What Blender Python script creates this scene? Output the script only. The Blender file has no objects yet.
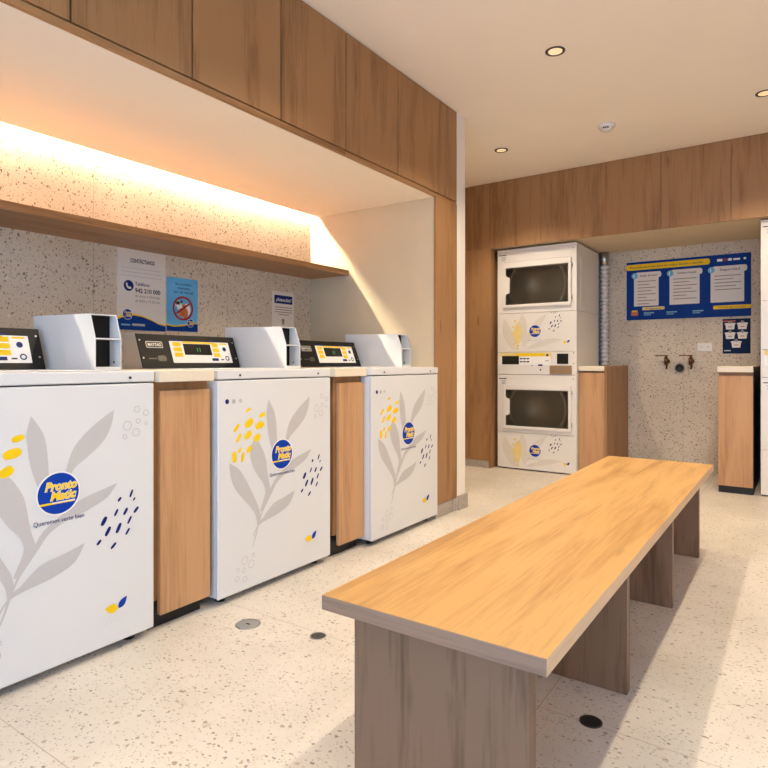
import bpy, bmesh, math, random
from mathutils import Vector, Matrix
random.seed(7)
scene = bpy.context.scene
COL = scene.collection
PI = math.pi

# ------------------------------------------------------------------ materials
def lin(c):
    return tuple(((v/255)/12.92 if v/255 <= .04045 else ((v/255+.055)/1.055)**2.4) for v in c)

def new_mat(name):
    m = bpy.data.materials.new(name); m.use_nodes = True
    nt = m.node_tree
    return m, nt, nt.nodes['Principled BSDF']

def plain(name, rgb, rough=.5, metal=0., vary=.04, nscale=30., spec=.5):
    """one colour with a faint procedural mottling"""
    m, nt, b = new_mat(name)
    N, L = nt.nodes, nt.links
    tc = N.new('ShaderNodeTexCoord'); no = N.new('ShaderNodeTexNoise')
    no.inputs['Scale'].default_value = nscale; no.inputs['Detail'].default_value = 3
    L.new(tc.outputs['Object'], no.inputs['Vector'])
    r = N.new('ShaderNodeValToRGB')
    c = lin(rgb)
    r.color_ramp.elements[0].position = .3; r.color_ramp.elements[1].position = .7
    r.color_ramp.elements[0].color = tuple(v*(1-vary) for v in c)+(1,)
    r.color_ramp.elements[1].color = tuple(min(1, v*(1+vary)) for v in c)+(1,)
    L.new(no.outputs['Fac'], r.inputs['Fac']); L.new(r.outputs['Color'], b.inputs['Base Color'])
    b.inputs['Roughness'].default_value = rough; b.inputs['Metallic'].default_value = metal
    b.inputs['Specular IOR Level'].default_value = spec
    return m

def emit(name, rgb, strength):
    m, nt, b = new_mat(name)
    b.inputs['Base Color'].default_value = (*lin(rgb), 1)
    b.inputs['Emission Color'].default_value = (*rgb_n(rgb), 1)
    b.inputs['Emission Strength'].default_value = strength
    return m
def rgb_n(rgb): return lin(rgb)

def wood(name, axis, dark, mid, light, rough=.45):
    m, nt, b = new_mat(name)
    N, L = nt.nodes, nt.links
    tc = N.new('ShaderNodeTexCoord'); oi = N.new('ShaderNodeObjectInfo')
    mul = N.new('ShaderNodeVectorMath'); mul.operation = 'SCALE'; mul.inputs[0].default_value = (13.7, 7.3, 21.1)
    L.new(oi.outputs['Random'], mul.inputs['Scale'])
    add = N.new('ShaderNodeVectorMath'); add.operation = 'ADD'
    L.new(tc.outputs['Object'], add.inputs[0]); L.new(mul.outputs[0], add.inputs[1])
    def mapped(s_long, s_cross):
        mp = N.new('ShaderNodeMapping')
        s = [s_cross]*3; s['XYZ'.index(axis)] = s_long
        mp.inputs['Scale'].default_value = s
        L.new(add.outputs[0], mp.inputs['Vector']); return mp
    a = mapped(1.3, 13); n1 = N.new('ShaderNodeTexNoise')
    n1.inputs['Scale'].default_value = 1; n1.inputs['Detail'].default_value = 7; n1.inputs['Roughness'].default_value = .62
    n1.inputs['Distortion'].default_value = .6
    L.new(a.outputs[0], n1.inputs['Vector'])
    c = mapped(5, 140); n2 = N.new('ShaderNodeTexNoise')
    n2.inputs['Scale'].default_value = 1; n2.inputs['Detail'].default_value = 4
    L.new(c.outputs[0], n2.inputs['Vector'])
    d = mapped(.5, 3.2); n3 = N.new('ShaderNodeTexNoise')
    n3.inputs['Scale'].default_value = 1; n3.inputs['Detail'].default_value = 2
    L.new(d.outputs[0], n3.inputs['Vector'])
    mx = N.new('ShaderNodeMath'); mx.operation = 'MULTIPLY_ADD'; mx.inputs[1].default_value = .42
    L.new(n2.outputs['Fac'], mx.inputs[0]); L.new(n1.outputs['Fac'], mx.inputs[2])
    mx2 = N.new('ShaderNodeMath'); mx2.operation = 'MULTIPLY_ADD'; mx2.inputs[1].default_value = .5
    L.new(n3.outputs['Fac'], mx2.inputs[0]); L.new(mx.outputs[0], mx2.inputs[2])
    r = N.new('ShaderNodeValToRGB'); e = r.color_ramp.elements
    e[0].position = .58; e[0].color = (*dark, 1); e[1].position = 1.16 if False else .99; e[1].color = (*light, 1)
    q = e.new(.8); q.color = (*mid, 1)
    L.new(mx2.outputs[0], r.inputs['Fac'])
    # short dark pores / knots
    k = mapped(1.1, 5); vo = N.new('ShaderNodeTexVoronoi'); vo.inputs['Scale'].default_value = 1.6
    L.new(k.outputs[0], vo.inputs['Vector'])
    ss = N.new('ShaderNodeMapRange'); ss.interpolation_type = 'SMOOTHSTEP'
    ss.inputs['From Min'].default_value = .03; ss.inputs['From Max'].default_value = .13
    ss.inputs['To Min'].default_value = .4; ss.inputs['To Max'].default_value = 0
    L.new(vo.outputs['Distance'], ss.inputs['Value'])
    mix = N.new('ShaderNodeMix'); mix.data_type = 'RGBA'
    mix.inputs['B'].default_value = (*[v*.45 for v in dark], 1)
    L.new(ss.outputs[0], mix.inputs['Factor']); L.new(r.outputs['Color'], mix.inputs['A'])
    L.new(mix.outputs['Result'], b.inputs['Base Color'])
    bp = N.new('ShaderNodeBump'); bp.inputs['Strength'].default_value = .08; bp.inputs['Distance'].default_value = .001
    L.new(n2.outputs['Fac'], bp.inputs['Height']); L.new(bp.outputs[0], b.inputs['Normal'])
    b.inputs['Roughness'].default_value = rough; b.inputs['Specular IOR Level'].default_value = .35
    return m

def terrazzo(name, base_a, base_b, layers, joints=(), joint_col=(.2, .15, .11), rough=.4, spec=.4):
    m, nt, b = new_mat(name)
    N, L = nt.nodes, nt.links
    tc = N.new('ShaderNodeTexCoord')
    n = N.new('ShaderNodeTexNoise'); n.inputs['Scale'].default_value = 2.2; n.inputs['Detail'].default_value = 6
    L.new(tc.outputs['Object'], n.inputs['Vector'])
    r = N.new('ShaderNodeValToRGB'); r.color_ramp.elements[0].position = .35; r.color_ramp.elements[1].position = .65
    r.color_ramp.elements[0].color = (*base_a, 1); r.color_ramp.elements[1].color = (*base_b, 1)
    L.new(n.outputs['Fac'], r.inputs['Fac'])
    cur = r.outputs['Color']
    wn = N.new('ShaderNodeTexNoise'); wn.inputs['Scale'].default_value = 70; wn.inputs['Detail'].default_value = 2
    L.new(tc.outputs['Object'], wn.inputs['Vector'])
    wv = N.new('ShaderNodeVectorMath'); wv.operation = 'MULTIPLY_ADD'
    wv.inputs[1].default_value = (.014, .014, .014)
    L.new(wn.outputs['Color'], wv.inputs[0]); L.new(tc.outputs['Object'], wv.inputs[2])
    for (scale, rad, cut, col, op, off) in layers:
        mp = N.new('ShaderNodeMapping'); mp.inputs['Location'].default_value = off; mp.inputs['Rotation'].default_value = (off[0], off[1], off[2])
        mp.inputs['Scale'].default_value = (1, 1.35, 1.1)
        L.new(wv.outputs[0], mp.inputs['Vector'])
        v = N.new('ShaderNodeTexVoronoi'); v.inputs['Scale'].default_value = scale
        L.new(mp.outputs[0], v.inputs['Vector'])
        sep = N.new('ShaderNodeSeparateColor'); L.new(v.outputs['Color'], sep.inputs[0])
        g = N.new('ShaderNodeMath'); g.operation = 'GREATER_THAN'; g.inputs[1].default_value = cut
        L.new(sep.outputs[0], g.inputs[0])
        th = N.new('ShaderNodeMath'); th.operation = 'MULTIPLY'; th.inputs[1].default_value = rad
        L.new(sep.outputs[1], th.inputs[0])
        ms = N.new('ShaderNodeMath'); ms.operation = 'LESS_THAN'
        L.new(v.outputs['Distance'], ms.inputs[0]); L.new(th.outputs[0], ms.inputs[1])
        m2 = N.new('ShaderNodeMath'); m2.operation = 'MULTIPLY'
        L.new(ms.outputs[0], m2.inputs[0]); L.new(g.outputs[0], m2.inputs[1])
        m3 = N.new('ShaderNodeMath'); m3.operation = 'MULTIPLY'; m3.inputs[1].default_value = op
        L.new(m2.outputs[0], m3.inputs[0])
        hs = N.new('ShaderNodeHueSaturation'); hs.inputs['Color'].default_value = (*col, 1)
        vr = N.new('ShaderNodeMapRange'); vr.inputs['To Min'].default_value = .55; vr.inputs['To Max'].default_value = 1.5
        L.new(sep.outputs[2], vr.inputs['Value']); L.new(vr.outputs[0], hs.inputs['Value'])
        mx = N.new('ShaderNodeMix'); mx.data_type = 'RGBA'
        L.new(m3.outputs[0], mx.inputs['Factor']); L.new(cur, mx.inputs['A']); L.new(hs.outputs[0], mx.inputs['B'])
        cur = mx.outputs['Result']
    if joints:
        sx = N.new('ShaderNodeSeparateXYZ'); L.new(tc.outputs['Object'], sx.inputs[0])
        for (ax, o, step, w, op) in joints:
            a = N.new('ShaderNodeMath'); a.operation = 'MULTIPLY_ADD'; a.inputs[1].default_value = 1/step; a.inputs[2].default_value = -o/step
            L.new(sx.outputs[ax], a.inputs[0])
            f = N.new('ShaderNodeMath'); f.operation = 'FRACT'; L.new(a.outputs[0], f.inputs[0])
            l = N.new('ShaderNodeMath'); l.operation = 'LESS_THAN'; l.inputs[1].default_value = w/step
            L.new(f.outputs[0], l.inputs[0])
            l2 = N.new('ShaderNodeMath'); l2.operation = 'MULTIPLY'; l2.inputs[1].default_value = op
            L.new(l.outputs[0], l2.inputs[0])
            mx = N.new('ShaderNodeMix'); mx.data_type = 'RGBA'; mx.inputs['B'].default_value = (*joint_col, 1)
            L.new(l2.outputs[0], mx.inputs['Factor']); L.new(cur, mx.inputs['A']); cur = mx.outputs['Result']
    L.new(cur, b.inputs['Base Color'])
    b.inputs['Roughness'].default_value = rough; b.inputs['Specular IOR Level'].default_value = spec
    return m

def glassy(name, tint, gloss=.12, rough=.03):
    m, nt, b = new_mat(name)
    N, L = nt.nodes, nt.links
    N.remove(b)
    tr = N.new('ShaderNodeBsdfTransparent'); tr.inputs['Color'].default_value = (*tint, 1)
    gl = N.new('ShaderNodeBsdfGlossy'); gl.inputs['Roughness'].default_value = rough
    fr = N.new('ShaderNodeLayerWeight'); fr.inputs['Blend'].default_value = gloss
    mx = N.new('ShaderNodeMixShader')
    L.new(fr.outputs['Fresnel'], mx.inputs[0]); L.new(tr.outputs[0], mx.inputs[1]); L.new(gl.outputs[0], mx.inputs[2])
    L.new(mx.outputs[0], N['Material Output'].inputs['Surface'])
    return m

WD, WM, WL = lin((110, 75, 47)), lin((139, 99, 63)), lin((160, 119, 79))
M = {}
M['wood_z'] = wood('oak_vertical', 'Z', WD, WM, WL)
M['wood_y'] = wood('oak_along_y', 'Y', WD, WM, WL, .4)
M['wood_x'] = wood('oak_along_x', 'X', WD, WM, WL)
BD, BM_, BL = lin((146, 104, 58)), lin((182, 138, 82)), lin((202, 158, 98))
M['wood_door_lit'] = wood('oak_door_lit', 'Z', lin((146, 104, 70)), lin((174, 130, 91)), lin((192, 148, 107)))  # same oak, lightened in its colour for the light on the low doors
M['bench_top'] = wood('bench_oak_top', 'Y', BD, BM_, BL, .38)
M['bench_edge_shaded'] = wood('bench_oak_edge_shaded', 'X', lin((98, 76, 62)), lin((124, 98, 82)), lin((148, 120, 100)))  # slab ends: shade at the near end is put into this greyer tone
M['bench_side_lit'] = wood('bench_oak_side_lit', 'Y', lin((190, 158, 124)), lin((212, 180, 144)), lin((224, 194, 160)))  # slab sides: paler tone paints in the light from the right
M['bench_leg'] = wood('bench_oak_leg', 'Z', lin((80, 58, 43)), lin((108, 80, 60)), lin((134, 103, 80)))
M['terr_wall'] = terrazzo('terrazzo_wall', lin((196, 182, 164)), lin((212, 198, 180)), [
    (36, .34, .5, lin((128, 108, 88)), .75, (.3, .1, .7)),
    (60, .38, .28, lin((96, 82, 70)), .75, (2.3, 5.1, 1.7)),
    (92, .40, .3, lin((140, 124, 106)), .65, (7.1, 3.3, 4.2)),
    (125, .38, .5, lin((112, 98, 84)), .6, (3.7, 1.3, 8.8)),
    (24, .3, .8, lin((214, 202, 188)), .3, (1.1, 8.3, 6.2))],
    joints=[(1, 1.619, .837, .004, .5)], joint_col=lin((150, 134, 116)), rough=.5, spec=.3)
M['terr_back'] = terrazzo('terrazzo_back_wall', lin((196, 182, 164)), lin((212, 198, 180)), [
    (36, .34, .5, lin((128, 108, 88)), .75, (.3, .1, .7)),
    (60, .38, .28, lin((96, 82, 70)), .75, (2.3, 5.1, 1.7)),
    (92, .40, .3, lin((140, 124, 106)), .65, (7.1, 3.3, 4.2)),
    (125, .38, .5, lin((112, 98, 84)), .6, (3.7, 1.3, 8.8)),
    (24, .3, .8, lin((214, 202, 188)), .3, (1.1, 8.3, 6.2))],
    joints=[(0, -.86, .837, .004, .5)], joint_col=lin((150, 134, 116)), rough=.5, spec=.3)
M['floor'] = terrazzo('terrazzo_floor', lin((204, 195, 183)), lin((220, 211, 200)), [
    (34, .30, .72, lin((160, 134, 110)), .7, (.3, .1, .7)),
    (52, .33, .55, lin((120, 104, 92)), .7, (2.3, 5.1, 1.7)),
    (88, .38, .42, lin((150, 134, 118)), .6, (7.1, 3.3, 4.2)),
    (120, .36, .5, lin((130, 114, 100)), .6, (3.7, 1.3, 8.8)),
    (20, .3, .7, lin((196, 184, 170)), .35, (1.1, 8.3, 6.2))],
    joints=[(1, .745, .875, .003, .55), (0, -.6, 1.75, .003, .55)], joint_col=lin((150, 132, 112)), rough=.42, spec=.35)
M['plaster'] = plain('warm_plaster', (206, 189, 160), .9, vary=.02, nscale=5, spec=.2)
M['ceiling'] = plain('ceiling_paint', (246, 235, 219), .95, vary=.01, nscale=3, spec=.1)
M['white_paint'] = plain('white_wall_paint', (232, 226, 218), .8, vary=.01, nscale=6, spec=.2)
M['grey_base'] = plain('grey_skirting', (168, 158, 148), .4, vary=.12, nscale=40)
M['enamel'] = plain('white_enamel', (216, 216, 217), .28, vary=.008, nscale=4)
M['enamel_dim'] = plain('pale_grey_metal', (198, 196, 196), .35, vary=.02, nscale=8)
M['dryer_white'] = plain('dryer_enamel', (226, 220, 213), .3, vary=.01, nscale=4)
M['worktop'] = plain('cream_worktop', (226, 212, 190), .4, vary=.02, nscale=60)
M['black'] = plain('matt_black', (18, 17, 17), .5)
M['fascia'] = plain('black_fascia', (20, 17, 16), .4, vary=.08, nscale=80, spec=.25)
M['screen'] = plain('dark_screen', (16, 20, 18), .12)
M['screen_green'] = emit('screen_digits', (60, 150, 80), .5)
M['steel'] = plain('brushed_steel', (188, 186, 182), .3, 1., .06, 60)
M['steel_dk'] = plain('dark_steel', (96, 92, 88), .4, .9, .1, 60)
M['duct'] = plain('foil_duct', (226, 224, 222), .42, .35, .1, 40)
M['brass'] = plain('aged_brass', (104, 66, 40), .35, .9, .12, 60)
M['dots'] = plain('slot_shadow', (60, 50, 45), .6)
M['leaf_grey'] = plain('leaf_print', (190, 187, 187), .35, vary=.01)
M['leaf_dryer'] = plain('leaf_print_pale', (216, 208, 196), .35, vary=.01)
M['yellow'] = plain('print_yellow', (240, 198, 22), .45, spec=.2)
M['yellow_pale'] = plain('print_yellow_pale', (232, 208, 138), .45, spec=.2)
M['blue'] = plain('print_blue', (6, 58, 160), .4, spec=.2)
M['navy'] = plain('print_navy', (14, 36, 100), .4, spec=.2)
M['mid_grey'] = plain('print_grey', (176, 174, 180), .35)
M['ring_grey'] = plain('print_ring_grey', (186, 182, 182), .35)
M['print_white'] = plain('print_white', (236, 234, 230), .4, vary=.01)
M['poster_white'] = plain('poster_white', (222, 214, 206), .45, vary=.01)
M['poster_blue'] = plain('poster_blue', (2, 54, 132), .5, spec=.15)
M['poster_navy'] = plain('poster_navy', (5, 28, 66), .5, spec=.15)
M['sky_blue'] = plain('poster_sky_blue', (92, 172, 220), .4, vary=.12, nscale=6)
M['cyan'] = plain('poster_cyan', (120, 178, 200), .4)
M['red'] = plain('print_red', (150, 22, 34), .4)
M['skin'] = plain('print_orange', (206, 110, 60), .4)
M['text_dark'] = plain('print_dark_text', (52, 50, 62), .5)
M['text_grey'] = plain('print_grey_text', (140, 126, 116), .5)
M['tan'] = plain('coin_plate_tan', (164, 136, 106), .35, .5)
M['drum'] = plain('drum_metal', (190, 178, 160), .35, .3)
M['cavity'] = plain('dark_cavity', (176, 162, 142), .7)
M['door_glass'] = glassy('smoked_door_glass', (.78, .74, .68), .35, .06)
M['pane'] = glassy('window_glass', (.93, .96, .97), .1)
M['led'] = emit('warm_led', (255, 242, 212), 560)
M['lamp'] = emit('warm_lamp', (255, 224, 180), .55)
M['plastic_white'] = plain('white_plastic', (226, 222, 216), .4, vary=.01)

# ------------------------------------------------------------------ geometry
class B:
    """collects shapes into ONE mesh; materials by key"""
    def __init__(s): s.bm = bmesh.new(); s.keys = []
    def mi(s, k):
        if k not in s.keys: s.keys.append(k)
        return s.keys.index(k)
    def _merge(s, t, k):
        i = s.mi(k)
        for f in t.faces: f.material_index = i
        me = bpy.data.meshes.new('tmp'); t.to_mesh(me); t.free()
        s.bm.from_mesh(me); bpy.data.meshes.remove(me)
    def box(s, x0, x1, y0, y1, z0, z1, k, bev=0., seg=2):
        t = bmesh.new(); bmesh.ops.create_cube(t, size=1)
        for v in t.verts:
            v.co = Vector(((x0+x1)/2+v.co.x*(x1-x0), (y0+y1)/2+v.co.y*(y1-y0), (z0+z1)/2+v.co.z*(z1-z0)))
        if bev: bmesh.ops.bevel(t, geom=t.edges[:], offset=bev, segments=seg, affect='EDGES', profile=.5)
        s._merge(t, k); return s
    def prism(s, pts, f0, f1, k, bev=0.):
        """pts 2D; f0/f1 map (a,b)->3D for the two ends"""
        t = bmesh.new()
        a = [t.verts.new(f0(*p)) for p in pts]; c = [t.verts.new(f1(*p)) for p in pts]
        n = len(pts)
        t.faces.new(a); t.faces.new(list(reversed(c)))
        for i in range(n): t.faces.new((a[i], c[i], c[(i+1) % n], a[(i+1) % n]))
        bmesh.ops.recalc_face_normals(t, faces=t.faces[:])
        if bev: bmesh.ops.bevel(t, geom=t.edges[:], offset=bev, segments=2, affect='EDGES')
        s._merge(t, k); return s
    def cyl(s, c, axis, r, h, k, r2=None, seg=32, caps=True):
        t = bmesh.new()
        bmesh.ops.create_cone(t, cap_ends=caps, segments=seg, radius1=r, radius2=r if r2 is None else r2, depth=h)
        q = Vector((0, 0, 1)).rotation_difference(Vector(axis)).to_matrix().to_4x4()
        bmesh.ops.transform(t, matrix=Matrix.Translation(Vector(c)) @ q, verts=t.verts[:])
        for f in t.faces: f.smooth = len(f.verts) == 4
        s._merge(t, k); return s
    def lathe(s, c, prof, k, seg=40, axis=(0, 0, 1)):
        t = bmesh.new(); rings = []
        for (r, z) in prof:
            rings.append([t.verts.new((r*math.cos(2*PI*i/seg), r*math.sin(2*PI*i/seg), z)) for i in range(seg)])
        for a, b_ in zip(rings, rings[1:]):
            for i in range(seg):
                f = t.faces.new((a[i], a[(i+1) % seg], b_[(i+1) % seg], b_[i])); f.smooth = True
        q = Vector((0, 0, 1)).rotation_difference(Vector(axis)).to_matrix().to_4x4()
        bmesh.ops.remove_doubles(t, verts=t.verts[:], dist=1e-6)
        bmesh.ops.recalc_face_normals(t, faces=t.faces[:])
        bmesh.ops.transform(t, matrix=Matrix.Translation(Vector(c)) @ q, verts=t.verts[:])
        s._merge(t, k); return s
    def tube(s, pts, r, k, seg=12):
        t = bmesh.new(); rings = []
        pts = [Vector(p) for p in pts]
        for i, p in enumerate(pts):
            d = (pts[min(i+1, len(pts)-1)]-pts[max(i-1, 0)]).normalized()
            q = Vector((0, 0, 1)).rotation_difference(d)
            rings.append([t.verts.new(p + q @ Vector((r*math.cos(2*PI*j/seg), r*math.sin(2*PI*j/seg), 0))) for j in range(seg)])
        for a, b_ in zip(rings, rings[1:]):
            for j in range(seg):
                f = t.faces.new((a[j], a[(j+1) % seg], b_[(j+1) % seg], b_[j])); f.smooth = True
        t.faces.new(rings[0][::-1]); t.faces.new(rings[-1])
        s._merge(t, k); return s
    # flat print shapes; F maps (u, v, layer) to 3D
    def poly(s, F, pts, k, layer=1):
        t = bmesh.new(); t.faces.new([t.verts.new(F(u, v, layer)) for u, v in pts]).normal_update()
        bmesh.ops.triangulate(t, faces=t.faces[:], ngon_method='EAR_CLIP')
        s._merge(t, k); return s
    def rect(s, F, u0, u1, v0, v1, k, layer=1, r=0.):
        if r <= 0: return s.poly(F, [(u0, v0), (u1, v0), (u1, v1), (u0, v1)], k, layer)
        pts = []
        for cx, cy, a0 in ((u1-r, v0+r, -90), (u1-r, v1-r, 0), (u0+r, v1-r, 90), (u0+r, v0+r, 180)):
            for i in range(7):
                a = math.radians(a0+15*i); pts.append((cx+r*math.cos(a), cy+r*math.sin(a)))
        return s.poly(F, pts, k, layer)
    def disc(s, F, u, v, r, k, layer=1, ry=None, rot=0., n=40):
        ry = ry or r; c, q = math.cos(rot), math.sin(rot)
        pts = []
        for i in range(n):
            a = 2*PI*i/n; x, y = r*math.cos(a), ry*math.sin(a)
            pts.append((u+x*c-y*q, v+x*q+y*c))
        return s.poly(F, pts, k, layer)
    def ring(s, F, u, v, r, w, k, layer=1, n=28):
        t = bmesh.new()
        o = [t.verts.new(F(u+r*math.cos(2*PI*i/n), v+r*math.sin(2*PI*i/n), layer)) for i in range(n)]
        q = [t.verts.new(F(u+(r-w)*math.cos(2*PI*i/n), v+(r-w)*math.sin(2*PI*i/n), layer)) for i in range(n)]
        for i in range(n): t.faces.new((o[i], o[(i+1) % n], q[(i+1) % n], q[i]))
        s._merge(t, k); return s
    def stroke(s, F, a, c, w, k, layer=1, w2=None):
        """rounded dab from a to c, full width w"""
        a, c = Vector(a), Vector(c); d = c-a; L_ = d.length
        ang = math.atan2(d.y, d.x); pts = []
        m = (a+c)/2
        n = 24
        for i in range(n):
            t_ = 2*PI*i/n
            x = (L_/2+w*.25)*math.copysign(abs(math.cos(t_))**.75, math.cos(t_)); y = w/2*math.copysign(abs(math.sin(t_))**.75, math.sin(t_))
            pts.append((m.x+x*math.cos(ang)-y*math.sin(ang), m.y+x*math.sin(ang)+y*math.cos(ang)))
        return s.poly(F, pts, k, layer)
    def text(s, F, body, u, v, size, k, layer=1, align='CENTER', shear=0., fat=0., width=None):
        vs, fs, w = glyphs(body, align, shear, fat)
        sc = size; sx = sc
        if width: sx = width/w
        t = bmesh.new(); vv = [t.verts.new(F(u+x*sx, v+y*sc, layer)) for x, y in vs]
        for f in fs:
            try: t.faces.new([vv[i] for i in f])
            except ValueError: pass
        s._merge(t, k); return s
    def build(s, name, parent=None, smooth=False):
        me = bpy.data.meshes.new(name)
        s.bm.to_mesh(me); s.bm.free()
        for k in s.keys: me.materials.append(M[k])
        if smooth:
            for p in me.polygons: p.use_smooth = True
        o = bpy.data.objects.new(name, me); COL.objects.link(o)
        if parent: o.parent = parent
        return o

_gl = {}
def glyphs(body, align, shear, fat):
    key = (body, align, shear, fat)
    if key not in _gl:
        cu = bpy.data.curves.new('tmp_text', 'FONT'); cu.body = body; cu.align_x = align
        cu.shear = shear; cu.offset = fat; cu.resolution_u = 3; cu.size = 1
        ob = bpy.data.objects.new('tmp_text', cu); COL.objects.link(ob)
        bpy.context.view_layer.update()
        me = bpy.data.meshes.new_from_object(ob)
        vs = [(v.co.x, v.co.y) for v in me.vertices]; fs = [tuple(p.vertices) for p in me.polygons]
        w = max(x for x, y in vs)-min(x for x, y in vs)
        bpy.data.objects.remove(ob); bpy.data.curves.remove(cu); bpy.data.meshes.remove(me)
        _gl[key] = (vs, fs, w)
    return _gl[key]

def smoothpoly(pts, n=4):
    """closed Catmull-Rom with the first point kept as a sharp tip"""
    out = []; N_ = len(pts)
    for i in range(N_):
        p1, p2 = Vector(pts[i]), Vector(pts[(i+1) % N_])
        p0 = Vector(pts[i-1]) if i != 0 else p1
        p3 = Vector(pts[(i+2) % N_]) if (i+1) % N_ != 0 else p2
        for j in range(n):
            t = j/n
            q = .5*((2*p1)+(-p0+p2)*t+(2*p0-5*p1+4*p2-p3)*t*t+(-p0+3*p1-3*p2+p3)*t**3)
            out.append((q.x, q.y))
    return out

def tag(o, label=None, cat=None, group=None, kind=None):
    if label: o['label'] = label
    if cat: o['category'] = cat
    if group: o['group'] = group
    if kind: o['kind'] = kind
    return o
def thing(name, label, cat, loc=(0, 0, 0), group=None):
    o = bpy.data.objects.new(name, None); COL.objects.link(o)
    o.location = loc; o.empty_display_size = .1
    return tag(o, label, cat, group)
def struct(b, name, label=None, parent=None):
    o = b.build(name, parent); o['kind'] = 'structure'
    if label and not parent: o['label'] = label
    return o
def copy_tree(o, parent=None):
    c = o.copy(); COL.objects.link(c)
    if parent: c.parent = parent
    for ch in list(o.children): copy_tree(ch, c)
    return c

# ------------------------------------------------------------------ the room
XB = -2.846           # terrazzo wall behind the washers
XF = -1.828           # face of the oak fronts
YN = 3.209            # far end of the washer niche
YB = 5.02             # oak front at the back
YT = 5.90             # terrazzo wall at the back
ZC = 2.572; ZN = 1.967; ZN2 = 1.985
YW = -1.9             # street side
XR = 1.9
YL = -.4              # near end of the niche

struct(B().box(-3.0, XR+.1, YW-.1, 6.05, -.1, 0, 'floor'), 'floor', 'pale terrazzo floor in large tiles')
struct(B().box(-3.0, XR+.1, YW-.1, 6.05, ZC, ZC+.1, 'ceiling'), 'ceiling', 'plain warm white ceiling')
struct(B().box(XB-.1, XB, YW, 6.0, 0, ZC, 'terr_wall'), 'wall_left', 'speckled terrazzo wall behind the washers')
struct(B().box(XB, XR, YT, YT+.1, 0, ZC, 'terr_back'), 'wall_back', 'speckled terrazzo wall at the back of the room')
struct(B().box(XR, XR+.1, YW, 6.0, 0, ZC, 'white_paint'), 'wall_right', 'plain wall on the right')
# partition with a plastered niche end and a white end towards the room
b = B()
b.box(XB, XF-.02, YN+.001, 3.474, 0, ZC, 'plaster')
b.box(XB, XF, 3.476, 3.590, 0, ZC, 'white_paint')
struct(b, 'wall_partition', 'white wall end beside the oak pillar')
struct(B().box(XB, XF-.02, YL-.15, YL, 0, ZC, 'plaster'), 'wall_near', 'near end of the washer niche')
# oak cladding of the pillar
b = B()
b.box(XF-.019, XF, YN, 3.413, .082, ZN+.003, 'wood_z', .001)
b.box(XF-.019, XF, 3.416, 3.475, .082, ZN+.003, 'wood_z', .001)
struct(b, 'trim_1', 'oak cladding on the pillar past the third washer')
b = B()
b.box(XF-.019, XF-.004, YN, 3.415, 0, .08, 'grey_base', .002)
b.box(XF-.019, XF+.001, 3.418, 3.474, 0, .08, 'grey_base', .002)
b.box(XF, XF+.014, 3.478, 3.604, 0, .092, 'grey_base', .002)
struct(b, 'baseboard_left', 'grey baseboard round the pillar foot')
# soffit over the washers; its rear edge leaves a slot for the hidden light
struct(B().box(-2.772, XF-.024, YL, YN, ZN, ZN+.02, 'ceiling'), 'trim_2', 'plastered soffit over the washers')
struct(B().box(XB, -2.775, YL, YN, 2.105, 2.125, 'white_paint'), 'trim_3', 'lid of the light slot')
# back: oak side panels and soffit
b = B()
b.box(XB, -2.512, YB+.004, YB+.02, .066, ZN2-.004, 'wood_z', .001)
b.box(-2.509, -2.318, YB, YB+.02, .066, ZN2-.004, 'wood_z', .001)
b.box(-2.318, -2.302, YB, YT, 0, ZN2-.004, 'wood_z', .001)
b.box(.53, .546, YB, YT, 0, ZN2-.004, 'wood_z', .001)
b.box(.546, XR, YB, YB+.02, .066, ZN2-.004, 'wood_z', .001)
struct(b, 'trim_4', 'oak panel left of the stacked dryers')
b = B()
b.box(XB, -2.319, YB+.001, YB+.02, 0, .064, 'grey_base', .002)
b.box(.547, XR, YB+.001, YB+.02, 0, .08, 'grey_base', .002)
struct(b, 'baseboard_back', 'grey baseboard under the oak panel')
struct(B().box(XB, XR, YB+.022, YT, ZN2, ZN2+.02, 'plaster'), 'trim_5', 'plastered soffit over the dryers')
# street side behind the camera: wall with a wide shop window
b = B()
b.box(-3.0, XR+.1, YW-.1, YW, 2.35, ZC, 'white_paint')
b.box(-3.0, -1.4, YW-.1, YW, 0, 2.35, 'white_paint')
b.box(1.8, XR+.1, YW-.1, YW, 0, 2.35, 'white_paint')
struct(b, 'wall_front', 'street side wall')
b = B()
for x in (-1.4, -.35, .7, 1.76): b.box(x, x+.04, YW-.07, YW-.03, 0, 2.35, 'steel_dk')
b.box(-1.36, 1.76, YW-.07, YW-.03, 2.31, 2.35, 'steel_dk'); b.box(-1.36, 1.76, YW-.07, YW-.03, 0, .06, 'steel_dk')
win = struct(b, 'window_1', 'shop window frame')
for x0, x1 in ((-1.36, -.35), (-.31, .7), (.74, 1.76)):
    o = B().box(x0, x1, YW-.053, YW-.047, .06, 2.31, 'pane').build('pane', win); o['kind'] = 'structure'

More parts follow.
